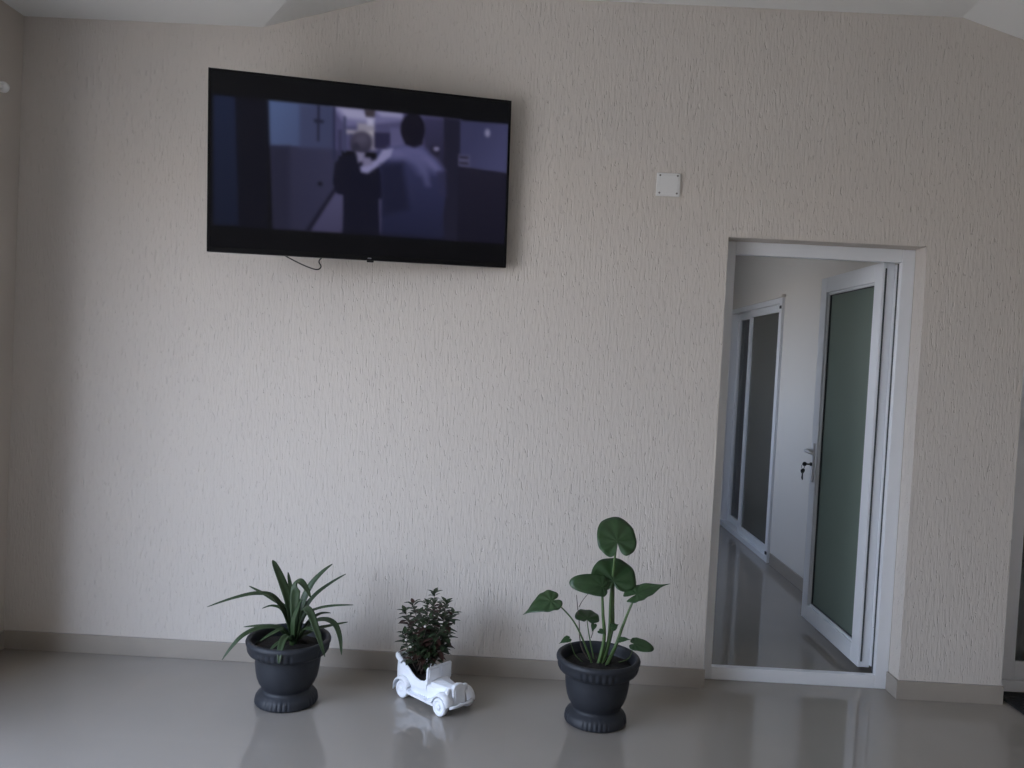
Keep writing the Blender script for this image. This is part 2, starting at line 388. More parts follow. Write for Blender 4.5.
# ---------------------------------------------------------------- door 3: dark glazed door at the right edge
d3 = tag(empty('door_3', (D3[0], 0.14, 0)), kind=S)
f3 = frame_bm(D3[0]+0.001, D3[1]-0.001, 0.0, D3[2]-0.001, 0.060, 0.140, 0.19).build('door_frame', M_pvc, d3, bevel=0.003)
l3 = frame_bm(D3[0]+0.062, D3[1]-0.062, 0.062, D3[2]-0.062, 0.088, 0.148, 0.188).build('door_leaf', M_pvc, d3, bevel=0.003)
MB().box(D3[0]+0.145, D3[1]-0.145, 0.165, 0.171, 0.145, D3[2]-0.145).build('glass_pane', M_glass, l3)

# ---------------------------------------------------------------- unseen window added to brighten the hall, patio frame behind the camera
def wframe(name, y0, y1, z0, z1, x, n):
    e_ = tag(empty(name, (x, y0, z0)), kind=S); m = yring(x, x+0.06, y0, y1, z0, z1, 0.06)
    for k in range(1, n):
        ym = y0+(y1-y0)*k/n; m.box(x, x+0.06, ym-0.04, ym+0.04, z0+0.06, z1-0.06)
    m.build('window_frame', M_pvc, e_, bevel=0.003)
wframe('fill_window_1', HALL_FILL_WIN[0]+0.001, HALL_FILL_WIN[1]-0.001, HALL_FILL_WIN[2]+0.001, HALL_FILL_WIN[3]-0.001, 0.07, 2)  # out of view, added as fill for the hall
wframe('window_2', OPEN[0]+0.001, OPEN[1]-0.001, 0.001, OPEN[3]-0.001, XL-0.15, 2)

# ---------------------------------------------------------------- television on its swung-out wall arm
TVW, TVH = 1.28, 0.745
TVC = Vector((-0.7261, -0.2478, 2.2562))
TVM = Matrix.Translation(TVC) @ Matrix.Rotation(0.2733, 4, 'Z') @ Matrix.Rotation(0.0312, 4, 'X') @ Matrix.Rotation(-0.0259, 4, 'Y')
tv = tag(empty('television', TVC), 'black flat television swung out high on the textured wall, showing a blue corridor scene', 'television')
def tvbox(m, x0, x1, y0, y1, z0, z1): return m.box(x0, x1, y0, y1, z0, z1, TVM)
hw_, hh_ = TVW/2, TVH/2; BZ = 0.011; BB = 0.020
m = MB(); tvbox(m, -hw_, hw_, 0.004, 0.034, -hh_, hh_); tvbox(m, -0.42, 0.42, 0.034, 0.075, -hh_+0.03, 0.10)
m.build('back_housing', M_black, tv, bevel=0.004)
m = MB(); tvbox(m, -hw_, -hw_+BZ, -0.004, 0.004, -hh_, hh_); tvbox(m, hw_-BZ, hw_, -0.004, 0.004, -hh_, hh_)
tvbox(m, -hw_+BZ, hw_-BZ, -0.004, 0.004, hh_-BZ, hh_); tvbox(m, -hw_+BZ, hw_-BZ, -0.004, 0.004, -hh_, -hh_+BB)
m.build('bezel', M_bezel, tv, bevel=0.0015)
m = MB(); tvbox(m, 0.018, 0.034, -0.0055, -0.004, -hh_+0.006, -hh_+0.011); m.build('badge', mat('grey_badge', srgb(120, 120, 124), 0.4), tv)
m = MB(); tvbox(m, 0.015, 0.045, 0.002, 0.018, -hh_-0.008, -hh_); m.build('sensor', M_black, tv, bevel=0.002)

# picture on the screen: a dim blue corridor, two people seen from behind
NX, NY = 240, 136
U, V = np.meshgrid(np.linspace(BZ/TVW, 1-BZ/TVW, NX), np.linspace(BZ/TVH, 1-BB/TVH, NY))
_c = [TVM @ Vector((TVW*(u-0.5), -0.001, TVH*(0.5-v))) - EYEP for u, v in ((0, 0), (1, 0), (0, 1))]
_p = np.array([list(_c[0])])[None] + U[..., None]*np.array(list(_c[1]-_c[0])) + V[..., None]*np.array(list(_c[2]-_c[0]))
_z = _p @ np.array(list(FWD))                                     # perspective of the sketch the picture was drawn after
PX = (512+F_PX*(_p @ np.array(list(RGT)))/_z-190)*3.012
PY = (384-F_PX*(_p @ np.array(list(UPV)))/_z-50)*3.012
IMG = np.zeros((NY, NX, 3)) + np.array([11, 11, 15.])
def sd_poly(pts):
    pts = np.array(pts, float); d = np.full(PX.shape, 1e9); ins = np.zeros(PX.shape, bool)
    for i in range(len(pts)):
        a, b = pts[i], pts[(i+1) % len(pts)]
        ab = b-a; t = np.clip(((PX-a[0])*ab[0]+(PY-a[1])*ab[1])/(ab@ab+1e-9), 0, 1)
        d = np.minimum(d, np.hypot(PX-a[0]-t*ab[0], PY-a[1]-t*ab[1]))
        c = ((a[1] > PY) != (b[1] > PY)); den = (b[1]-a[1]) if b[1] != a[1] else 1e-9
        ins ^= c & (PX < (b[0]-a[0])*(PY-a[1])/den + a[0])
    return np.where(ins, d, -d)
def paint(pts, col, soft=4.0, al=1.0, col2=None, ax=None):
    global IMG
    k = np.clip(0.5+sd_poly(pts)/soft, 0, 1)[..., None]*al
    c = np.array(col, float)
    if col2 is not None:
        (x0, y0), (x1, y1) = ax
        t = np.clip(((PX-x0)*(x1-x0)+(PY-y0)*(y1-y0))/((x1-x0)**2+(y1-y0)**2), 0, 1)[..., None]
        c = c*(1-t)+np.array(col2, float)*t
    IMG = IMG*(1-k)+c*k
def oval(cx, cy, rx, ry, n=24): return [(cx+rx*math.cos(2*math.pi*i/n), cy+ry*math.sin(2*math.pi*i/n)) for i in range(n)]
paint([(70, 133), (235, 149), (235, 540), (70, 527)], (15, 15, 26))
paint([(70, 133), (136, 140), (146, 528), (70, 526)], (26, 33, 58), 8, 1, (20, 25, 44), ((70, 133), (100, 527)))
paint([(236, 149), (450, 169), (450, 300), (240, 290)], (78, 94, 134), 10, 1, (62, 68, 100), ((240, 160), (440, 290)))
paint([(240, 288), (450, 296), (445, 420), (350, 545), (250, 538)], (42, 42, 64), 8, 1, (52, 52, 78), ((250, 400), (440, 330)))
paint([(248, 290), (300, 290), (300, 540), (250, 540)], (33, 33, 52), 20, 0.7)
paint([(330, 165), (430, 168), (432, 300), (330, 295)], (58, 62, 92), 14, 0.8)
paint([(430, 168), (820, 208), (810, 330), (430, 300)], (74, 72, 108), 6)
paint([(425, 168), (640, 189), (640, 215), (470, 230)], (104, 102, 142), 10)
paint([(440, 170), (520, 178), (545, 215), (470, 205)], (150, 148, 182), 16)
paint([(560, 183), (640, 190), (640, 205), (575, 200)], (140, 138, 174), 10)
paint([(505, 220), (555, 222), (560, 300), (500, 300)], (136, 132, 150), 10)
paint([(470, 240), (555, 245), (555, 256), (470, 252)], (170, 165, 176), 8, 0.7)
paint([(555, 248), (604, 250), (604, 300), (555, 295)], (40, 38, 66), 5)
paint([(604, 235), (640, 235), (640, 300), (604, 300)], (86, 84, 122), 8)
paint([(525, 180), (558, 182), (556, 202), (530, 202)], (58, 52, 60), 5)
paint([(533, 204), (556, 206), (552, 228), (534, 226)], (168, 166, 196), 10)
paint([(384, 165), (391, 166), (389, 275), (383, 275)], (32, 32, 54), 4)
paint([(374, 208), (404, 212), (402, 220), (374, 218)], (30, 30, 50), 4)
paint([(430, 170), (438, 171), (438, 330), (430, 330)], (40, 42, 70), 4)
paint([(462, 200), (470, 200), (470, 310), (462, 310)], (60, 62, 92), 4)
paint([(446, 240), (458, 240), (458, 320), (446, 320)], (52, 52, 82), 5)
paint([(482, 250), (486, 250), (486, 300), (482, 300)], (66, 66, 96), 3)
paint(oval(392, 403, 7, 6), (16, 15, 26), 5)
paint([(350, 545), (440, 415), (600, 430), (600, 560)], (76, 74, 106), 5, 1, (62, 60, 88), ((440, 420), (450, 550)))
paint([(345, 545), (436, 412), (445, 418), (362, 546)], (26, 25, 42), 5)
paint([(705, 205), (815, 212), (805, 580), (705, 560)], (52, 50, 80), 10, 1, (30, 29, 48), ((740, 210), (800, 400)))
paint([(765, 205), (816, 212), (806, 580), (764, 575)], (30, 29, 46), 8)
paint([(815, 212), (960, 222), (955, 372), (812, 352)], (55, 56, 88), 6, 1, (66, 67, 102), ((830, 300), (930, 360)))
paint([(812, 352), (955, 372), (950, 586), (806, 580)], (30, 28, 44), 6, 1, (22, 21, 36), ((830, 370), (840, 570)))
paint(oval(896, 250, 8, 12), (128, 126, 158), 8)
paint([(808, 314), (844, 317), (843, 352), (808, 350)], (78, 76, 106), 5)
paint([(812, 320), (838, 322), (838, 328), (812, 326)], (30, 28, 44), 3); paint([(812, 337), (838, 339), (838, 345), (812, 343)], (36, 34, 50), 3)
paint([(728, 290), (745, 286), (754, 305), (745, 322), (722, 312)], (30, 28, 46), 6); paint(oval(742, 298, 9, 7), (120, 116, 150), 6)
# woman, dark coat
paint([(462, 318), (490, 312), (560, 322), (578, 360), (582, 445), (568, 450), (572, 585), (460, 580), (462, 437), (442, 432), (430, 400), (436, 340)], (19, 19, 35), 6)
paint(oval(516, 280, 33, 34), (50, 47, 66), 10); paint(oval(516, 268, 24, 20), (74, 70, 90), 26); paint(oval(500, 296, 12, 16), (44, 42, 60), 10)
paint([(500, 306), (528, 310), (522, 335), (506, 340)], (120, 116, 146), 8)
# man, pale shirt, arm on her shoulder
paint([(560, 310), (600, 292), (650, 286), (700, 292), (740, 330), (764, 362), (770, 440), (762, 500), (765, 590), (575, 590), (578, 430), (575, 380)], (48, 50, 84), 6, 1, (29, 31, 56), ((660, 330), (640, 560)))
paint([(600, 294), (650, 287), (700, 294), (742, 332), (764, 362), (740, 372), (705, 345), (650, 330), (605, 330)], (92, 91, 134), 26)
paint([(640, 300), (700, 310), (715, 375), (690, 370), (665, 335)], (82, 82, 124), 34)
paint([(690, 340), (706, 345), (722, 408), (712, 408)], (80, 80, 120), 22)
paint([(745, 370), (770, 365), (772, 440), (755, 440)], (44, 44, 72), 18)
paint([(512, 352), (560, 330), (580, 300), (612, 296), (606, 320), (575, 345), (535, 372), (515, 368)], (132, 130, 170), 8)
paint([(520, 322), (545, 325), (548, 345), (520, 352)], (112, 108, 140), 8)
paint([(575, 345), (640, 340), (660, 480), (580, 500)], (24, 25, 46), 20, 0.8)
paint([(640, 250), (705, 250), (700, 285), (676, 294), (648, 284)], (24, 21, 36), 6)
paint(oval(671, 238, 37, 48), (20, 18, 31), 6)
paint([(460, 545), (765, 570), (765, 592), (460, 585)], (15, 15, 26), 20, 0.7)
# letterbox bars
paint([(50, 40), (980, 140), (980, 224), (50, 131)], (9, 9, 11), 4)
paint([(40, 527), (960, 586), (960, 700), (40, 640)], (9, 9, 11), 4)
for _ in range(2):                                                  # the soft focus of the film picture
    P_ = np.pad(IMG, ((1, 1), (1, 1), (0, 0)), mode='edge')
    IMG = (P_[:-2, 1:-1]+P_[2:, 1:-1]+P_[1:-1, :-2]+P_[1:-1, 2:]+2*P_[1:-1, 1:-1])/6
LIN = np.where(IMG/255 <= 0.04045, IMG/255/12.92, ((IMG/255+0.055)/1.055)**2.4)
bm = MB(); sx0, sx1, sz0, sz1 = -hw_+BZ, hw_-BZ, -hh_+BB, hh_-BZ
gv = [[bm.bm.verts.new(TVM @ Vector((sx0+(sx1-sx0)*i/(NX-1), -0.001, sz1+(sz0-sz1)*j/(NY-1)))) for i in range(NX)] for j in range(NY)]
for j in range(NY-1):
    for i in range(NX-1): bm.bm.faces.new([gv[j][i], gv[j+1][i], gv[j+1][i+1], gv[j][i+1]])
bm.bm.verts.index_update()
def screen_mat():
    m = mat('lit_screen', (0.003, 0.003, 0.004, 1), 0.3, spec=0.12); n = m.node_tree.nodes; L = m.node_tree.links; b = n['Principled BSDF']
    a = n.new('ShaderNodeAttribute'); a.attribute_name = 'picture'
    L.new(a.outputs['Color'], b.inputs['Emission Color']); b.inputs['Emission Strength'].default_value = 0.78; return m
scr = bm.build('screen', screen_mat(), tv)
ca = scr.data.color_attributes.new('picture', 'FLOAT_COLOR', 'POINT')
ca.data.foreach_set('color', np.concatenate([LIN.reshape(-1, 3), np.ones((NX*NY, 1))], 1).astype('f').ravel())
# arm and cable
q0 = TVM @ Vector((0.05, 0.075, 0.0))
arm = MB(); arm.box(q0.x-0.16, q0.x+0.16, -0.022, -0.001, q0.z-0.13, q0.z+0.13)
for dz in (-0.05, 0.05):
    el_ = Vector((q0.x-0.13, (q0.y-0.02)/2, q0.z+dz))
    arm.tube([(q0.x+0.10, -0.02, q0.z+dz), el_, (q0.x, q0.y+0.015, q0.z+dz)], 0.014, 8)
arm.box(-0.12, 0.22, 0.075, 0.092, -0.14, 0.14, TVM)
arm.build('wall_arm', M_black, tv)
cab = [at(270, 245, -0.24), at(284, 255, -0.23), at(291, 259, -0.21), at(302, 264.5, -0.19), at(312, 268.5, -0.18), at(318, 269.5, -0.17), at(321, 266.5, -0.15), at(319, 262, -0.13), at(321, 258.5, -0.10), at(330, 252, -0.06), at(340, 240, -0.012)]
def smooth_path(pts, n=6):
    pts = [Vector(p) for p in pts]; out_ = []
    for i in range(len(pts)-1):
        p0, p1, p2, p3 = pts[max(i-1, 0)], pts[i], pts[i+1], pts[min(i+2, len(pts)-1)]
        for k in range(n):
            t = k/n; out_.append(0.5*((2*p1)+(p2-p0)*t+(2*p0-5*p1+4*p2-p3)*t*t+(3*p1-p0-3*p2+p3)*t**3))
    return out_+[pts[-1]]
MB().tube(smooth_path(cab), 0.0028, 8).build('cable', M_black, tv, smooth=True)

# ---------------------------------------------------------------- blank cover plate on the wall
bp_ = tag(empty('cover_plate', (0.6205, 0, 2.324)), 'small square white blank plate on the wall above left of the open door', 'wall plate')
m = MB(); m.box(0.566, 0.675, -0.012, -0.0005, 2.271, 2.377)
m.build('plate', M_plate, bp_, bevel=0.003)
MB().box(0.576, 0.665, -0.0145, -0.012, 2.281, 2.367).build('raised_panel', M_plate, bp_, bevel=0.002)
for sx_ in (-0.040, 0.040):
    for sz_ in (-0.040, 0.040):
        MB().tube([(0.6205+sx_, -0.0165, 2.324+sz_), (0.6205+sx_, -0.0145, 2.324+sz_)], 0.0045, 12).build('screw', M_screw, bp_)

# ---------------------------------------------------------------- curtain rod and curtain at the left
rod = tag(empty('curtain_rod', (XL, -0.25, 2.55)), 'white curtain rod end with a rounded finial at the upper left corner', 'curtain rod')
MB().tube([(-2.297, -0.285, 2.543), (-2.297, -4.2, 2.543)], 0.011, 12).build('rod', M_plate, rod, smooth=False)
MB().lathe([(0, -0.002), (0.014, 0), (0.021, 0.006), (0.024, 0.016), (0.022, 0.026), (0.016, 0.032), (0.013, 0.026), (0.015, 0.016), (0.010, 0.010), (0, 0.010)], (-2.297, -0.290, 2.543), 24, M=Matrix.Rotation(-math.pi/2, 3, 'X').to_4x4()).build('finial', M_plate, rod, smooth=True)
for yy in (-0.42, -4.1):
    mm = MB(); mm.tube([(XL+0.001, yy, 2.543), (-2.297, yy, 2.543)], 0.008, 10); mm.tube([(XL+0.001, yy, 2.543), (XL+0.007, yy, 2.543)], 0.025, 16); mm.build('bracket', M_plate, rod)
m = MB(); n_ = 90; rows = [2.520, 1.8, 0.9, 0.02]
grid = []
for z in rows:
    rr = []
    for i in range(n_):
        t = i/(n_-1); y = -0.47 - 0.40*t
        x = -2.315 + 0.045*math.sin(t*2*math.pi*5)*(0.75 if z > 2.4 else 1)
        rr.append(m.bm.verts.new((x, y, z)))
    grid.append(rr)
for a, b in zip(grid, grid[1:]):
    for i in range(n_-1): m.bm.faces.new([a[i], a[i+1], b[i+1], b[i]])
tag(m.build('curtain', M_curtain, smooth=True, solid=0.004), 'maroon curtain drawn to the end of its rod on the left wall', 'curtain')

# ---------------------------------------------------------------- door mat
mt = tag(empty('door_mat', (2.75, -0.1, 0)), 'black rubber mat on the floor before the dark glazed door at right', 'door mat')
MB().box(2.338, 3.15, -0.42, 0.130, 0.0005, 0.012).build('mat_body', M_mat, mt, bevel=0.003)
mr_ = MB()
for k in range(16): mr_.box(2.36, 3.13, -0.40+k*0.033, -0.388+k*0.033, 0.012, 0.0145)
mr_.build('ribs', M_mat, mt)

# ---------------------------------------------------------------- the two charcoal pots
def flute(a, z, r):
    ang = (a + math.pi/2 + math.radians(6)) % (math.pi/2)                    # groups of flutes, one facing the room
    ang = min(ang, math.pi/2-ang)
    if ang > math.radians(27): return 1
    band = (0.214 < z < 0.254 and r > 0.15) or (0.008 < z < 0.040 and r > 0.10)
    if not band: return 1
    return 1 - 0.026*max(0, math.cos(a*40))
POT = [(0, 0.0), (0.118, 0.0), (0.1275, 0.004), (0.1300, 0.010), (0.1290, 0.018), (0.1265, 0.030), (0.1200, 0.040), (0.1060, 0.050), (0.0980, 0.057), (0.0975, 0.064),
       (0.1050, 0.073), (0.1150, 0.088), (0.1240, 0.110), (0.1300, 0.140), (0.1335, 0.170), (0.1345, 0.196), (0.1360, 0.201), (0.1390, 0.206), (0.1520, 0.210), (0.1610, 0.216),
       (0.1665, 0.225), (0.1690, 0.236), (0.1690, 0.247), (0.1735, 0.255), (0.1745, 0.263), (0.1715, 0.271), (0.1660, 0.275), (0.1590, 0.275), (0.1545, 0.271), (0.1525, 0.262), (0.1500, 0.240), (0.1470, 0.216), (0, 0.216)]
def make_pot(root, cx, cy):
    MB().lathe(POT, (cx, cy, 0.0), 240, flute).build('pot', M_pot, root, smooth=True)
    rnd = random.Random(int(cx*100)); m = MB()
    m.lathe([(0.149, 0.217), (0.149, 0.228), (0.12, 0.236), (0.08, 0.241), (0.04, 0.243), (0, 0.244)], (cx, cy, 0), 40, lambda a, z, r: 1+0.0*a)
    for v in m.bm.verts:
        if v.co.z > 0.23: v.co.z += rnd.uniform(-0.006, 0.006)
    m.build('soil', M_soil, root, smooth=True)

def ribbon(pts, width, mat_, root, name='leaf', fold=0.18, tip=1.0, n=7, side=None, prof=None, up=None):
    c = smooth_path(pts, n); N = len(c)-1; m = MB(); rows_ = []; prev = None
    for i, p in enumerate(c):
        t = (c[min(i+1, N)]-c[max(i-1, 0)]).normalized(); s_ = i/N
        ref = Vector(up) if up else Vector((0, -0.35, 1)); sd = t.cross(ref)
        if sd.length < 0.25 and prev is not None: sd = prev
        if side is not None: sd = Vector(side) - t*Vector(side).dot(t)
        sd.normalize()
        if prev is not None and sd.dot(prev) < 0: sd = -sd
        if prev is not None: sd = (sd*0.5+prev*0.5).normalized()
        prev = sd; nn = sd.cross(t).normalized()
        wv = width*(prof(s_) if prof else (min(1, 0.55+1.6*s_) * max(0.02, (1-s_**3.2))**0.8))/2
        rows_.append([m.bm.verts.new(p+sd*wv*k+nn*abs(k)*wv*fold*2) for k in (-1, -0.5, 0, 0.5, 1)])
    for a, b in zip(rows_, rows_[1:]):
        for k in range(4): m.bm.faces.new([a[k], a[k+1], b[k+1], b[k]])
    return m.build(name, mat_, root, smooth=True, solid=0.0016)

# ---- left pot: strap-leaved plant
PLX, PLY = -0.927, -0.395
pl = tag(empty('potted_plant', (PLX, PLY, 0)), 'spiky strap-leaved plant in a charcoal pot on the floor below the television', 'potted plant')
make_pot(pl, PLX, PLY)
B = PLY
def L3(*q): return [at(x, y, B+dy) for x, y, dy in q]
straps = [
    (L3((292, 636, 0), (289, 622, -.01), (274, 598, -.04), (257, 594, -.07), (235, 598, -.10), (207, 607, -.13)), .030),
    (L3((293, 634, 0), (286, 610, .02), (272, 599, .05), (260, 592, .07), (249, 586, .09)), .022),
    (L3((294, 640, 0), (291, 610, 0), (283, 585, .01), (276, 568, .02), (272.5, 560, .03)), .040),
    (L3((294, 640, .01), (293, 610, .03), (290, 585, .05), (288, 572, .06)), .022),
    (L3((296, 640, -.02), (295, 612, -.03), (296, 590, -.04), (299, 582, -.05), (305, 587, -.07), (311, 598, -.09)), .042),
    (L3((297, 638, .01), (302, 606, .03), (311, 586, .05), (322, 573, .07), (332.5, 564, .09)), .034),
    (L3((297, 640, .0), (304, 612, .02), (315, 596, .03), (330, 584, .04), (346, 574, .05)), .028),
    (L3((297, 640, -.01), (306, 616, -.03), (318, 609, -.05), (334, 606, -.07), (353.5, 605, -.09)), .022),
    (L3((297, 642, .02), (312, 624, .03), (325, 620, .01), (335, 625, -.02), (340, 638, -.05), (341.5, 655, -.07)), .030),
    (L3((298, 640, .03), (314, 630, .06), (330, 626, .08), (348, 622, .10)), .022),
    (L3((297, 641, -.03), (303, 612, -.07), (310, 613, -.11), (317, 632, -.15), (325, 657, -.18)), .036),
    (L3((291, 641, 0), (276, 628, -.02), (258, 629, -.05), (243, 636, -.09), (232, 647, -.12), (222, 660, -.14)), .028),
    (L3((291, 640, .03), (280, 628, .05), (262, 626, .06), (243.5, 627, .08)), .022),
    (L3((292, 638, .01), (284, 612, .02), (273, 606, .03), (262, 608.5, .03)), .018),
    (L3((292, 641, -.03), (289, 636, -.07), (283, 641, -.12), (280, 652, -.165), (279, 664, -.18)), .034),
    (L3((292, 642, -.01), (283, 630, -.03), (272, 634, -.07), (260, 641, -.10)), .022),
    (L3((296, 643, -.02), (304, 630, -.05), (313, 630, -.08), (322, 636, -.11)), .022),
    (L3((294, 643, -.02), (294, 622, -.05), (300, 605, -.06), (303, 600, -.07)), .030),
    (L3((291, 642, -.03), (286, 640, -.08), (276, 645, -.12), (268, 653, -.15)), .022),
    (L3((296, 642, .02), (309, 622, .05), (320, 614, .07), (331, 613, .08)), .020),
]
for pts, wd in straps: ribbon(pts, wd, M_strap, pl)
MB().tube([Vector((PLX+0.02, PLY, 0.238)), at(294, 630, B), at(295, 615, B)], [0.017, 0.014, 0.008], 12).build('stem', M_stem, pl, smooth=True)

# ---- right pot: elephant-ear plant
PRX, PRY = 0.374, -0.410
pr = tag(empty('potted_plant', (PRX, PRY, 0)), 'elephant-ear plant with heart-shaped leaves in a charcoal pot left of the open door', 'potted plant')
make_pot(pr, PRX, PRY)
B = PRY
EAR = [(1.0, 0.0), (0.90, 0.055), (0.74, 0.20), (0.52, 0.56), (0.28, 0.86), (0.04, 1.0), (-0.30, 0.98), (-0.68, 0.82), (-0.95, 0.52), (-0.98, 0.30), (-0.75, 0.13), (-0.35, 0.05), (-0.06, 0.012)]
BLUNT = [(1.0, 0.0), (0.985, 0.20), (0.93, 0.42), (0.78, 0.68), (0.50, 0.90), (0.12, 1.0), (-0.30, 0.97), (-0.68, 0.82), (-0.95, 0.54), (-0.98, 0.32), (-0.75, 0.14), (-0.35, 0.05), (-0.06, 0.012)]
PXM = 1/242.0                                  # metres per pixel at the pot's distance
def ear(attach, tip, normal, hw, lb, curl=0.25, fold=0.12, name='leaf', mat_=None, shape=None):
    # heart-shaped blade: stem joint, tip, facing, half width, length of the lobes behind the joint
    a = Vector(attach); t = Vector(tip)-a; Ln = t.length; t.normalize()
    nn = Vector(normal); nn = (nn-t*nn.dot(t)).normalized(); s_ = t.cross(nn)
    half = [Vector((x*(Ln if x > 0 else lb), y*hw, 0)) for x, y in (shape or EAR)]
    hs = smooth_path(half, 4)
    outl = hs + [Vector((p.x, -p.y, 0)) for p in hs[::-1][:-1]]
    m = MB(); K = len(outl); RN = 6; c = m.bm.verts.new(a); rings = []
    for j in range(1, RN+1):
        ring = []
        for k, q in enumerate(outl):
            x, y = q.x*j/RN, q.y*j/RN; th = math.atan2(y, x)
            z = -curl*x*x/Ln + fold*abs(y) - 0.5*fold*y*y/hw + 0.045*hw*math.sin(th*8)*j/RN
            ring.append(m.bm.verts.new(a+t*x+s_*y+nn*z))
        rings.append(ring)
    for k in range(K):
        k2 = (k+1) % K
        m.bm.faces.new([c, rings[0][k], rings[0][k2]])
        for A, Bq in zip(rings, rings[1:]): m.bm.faces.new([A[k], Bq[k], Bq[k2], A[k2]])
    return m.build(name, mat_ or M_ear, pr, smooth=True, solid=0.0014)
def stalk(pts, r0, r1, m_=None, name='stem'):
    c = smooth_path(pts, 6); n = len(c)
    MB().tube(c, [0.82*(r0+(r1-r0)*i/(n-1)) for i in range(n)], 10).build(name, m_ or M_stem, pr, smooth=True)
A_ = lambda x, y, dy=0: at(x, y, B+dy)
base = Vector((PRX+0.01, PRY, 0.225))
stalk([base, A_(609, 640, 0), A_(611, 600, 0.01), A_(614, 565, 0.0), A_(617, 541, -0.02)], .013, .0042)
ear(A_(617, 541, -0.02), A_(613, 514.5, 0.06), (0, -1, .45), 19.5*PXM, 16*PXM, .18, -.05, shape=BLUNT)
stalk([base+Vector((-.012, -.01, 0)), A_(604, 640, -.02), A_(603, 615, -.03), A_(602.5, 600, -.035), A_(602, 586, -.04)], .011, .0045)
ear(A_(602, 586, -.04), A_(571.5, 581, -.07), (0.0, -.85, .5), 11*PXM, 6*PXM, .20, .14, shape=BLUNT)
stalk([base+Vector((.008, .01, 0)), A_(612, 630, .02), A_(613, 605, .03), A_(613.5, 590, .02), A_(613.5, 581, -.01)], .010, .004)
ear(A_(613.5, 581, -.01), A_(613.5, 557, .05), (0.03, -.95, .5), 23*PXM, 10*PXM, .12, -.03, shape=BLUNT)
stalk([base+Vector((-.03, .0, 0)), A_(583, 640, -.02), A_(574, 622, -.04), A_(562, 608, -.05), A_(551, 601, -.06)], .0055, .0028)
ear(A_(551, 601, -.06), A_(522.5, 610.5, -.10), (-0.05, -.55, .85), 13*PXM, 10*PXM, .22, .16)
stalk([base+Vector((.02, -.01, 0)), A_(616, 645, -.02), A_(622, 628, -.03), A_(630, 608, -.04), A_(637, 594, -.05)], .010, .004)
ear(A_(637, 594, -.05), A_(669.5, 580.5, -.03), (-.10, -.35, .95), 12*PXM, 13*PXM, .12, .14)
stalk([base+Vector((-.02, .03, 0)), A_(590, 640, .03), A_(588, 628, .03), A_(587, 619, .02)], .004, .002)
ear(A_(587, 619, .02), A_(588, 608, .07), (0, -.9, .6), 12.5*PXM, 4*PXM, .2, .05, shape=BLUNT)
stalk([base+Vector((.03, .02, 0)), A_(626, 660, .02), A_(631, 654, .02), A_(634, 646, .02)], .003, .0016)
ear(A_(634.5, 644, .02), A_(653, 647, -.01), (.1, -.75, .65), 7*PXM, 5*PXM, .3, .1, shape=BLUNT)
stalk([base+Vector((-.05, .0, 0)), A_(576, 656, .0), A_(571, 644, -.01), A_(568, 640, -.02)], .0022, .0013)
ear(A_(568, 639, -.02), A_(559, 642.5, -.04), (0, -.5, .85), 4*PXM, 3*PXM, .2, .1)
stalk([base+Vector((.0, -.02, 0)), A_(608, 645, -.05), A_(611, 634, -.06), A_(613, 628, -.06)], .003, .0014)
ear(A_(613, 627, -.06), A_(619, 624, -.05), (0, -.8, .6), 4*PXM, 3*PXM, .2, .1)
stalk([base+Vector((.01, -.03, 0)), A_(612, 652, -.06), A_(616, 645, -.07), A_(620, 640, -.07)], .0026, .0014)
ear(A_(620, 640, -.07), A_(631, 638, -.09), (0, -.4, .9), 4*PXM, 3*PXM, .2, .1)
ear(A_(594, 625, .0), A_(592, 632, -.02), (0, -.9, .4), 3*PXM, 2*PXM, .2, .1)
ear(A_(600, 631, -.04), A_(606, 634, -.06), (0, -.7, .7), 3*PXM, 2*PXM, .2, .1)
stalk([base+Vector((-.035, .02, 0)), A_(581, 645, .02), A_(579, 620, .03), A_(577.5, 606, .04), A_(576.5, 595, .04)], .0036, .0016, M_twig, 'twig')
stalk([A_(579, 607, .035), A_(583, 600, .035), A_(588, 594, .04)], .0022, .0012, M_twig, 'twig')
stalk([A_(591, 638, .02), A_(593.5, 630, .01), A_(594.5, 624, .0)], .0022, .0012, M_twig, 'twig')

# ---------------------------------------------------------------- vintage-car planter with a bushy plant
cang = math.radians(-42)
CO = Vector((-0.305, -0.325, 0))                      # middle of the car on the floor
CX = Vector((math.cos(cang), math.sin(cang), 0)); CY = Vector((-CX.y, CX.x, 0))*0.87 # forward, left-hand side (away from camera)
CM = Matrix(((CX.x, CY.x, 0, CO.x), (CX.y, CY.y, 0, CO.y), (0, 0, 1, 0), (0, 0, 0, 1)))
cp_ = tag(empty('potted_shrub', CO), 'small dark bushy plant in a white vintage-car planter between the two charcoal pots', 'potted plant')
def C(x, y, z): return CM @ Vector((x, y, z))
body = MB()
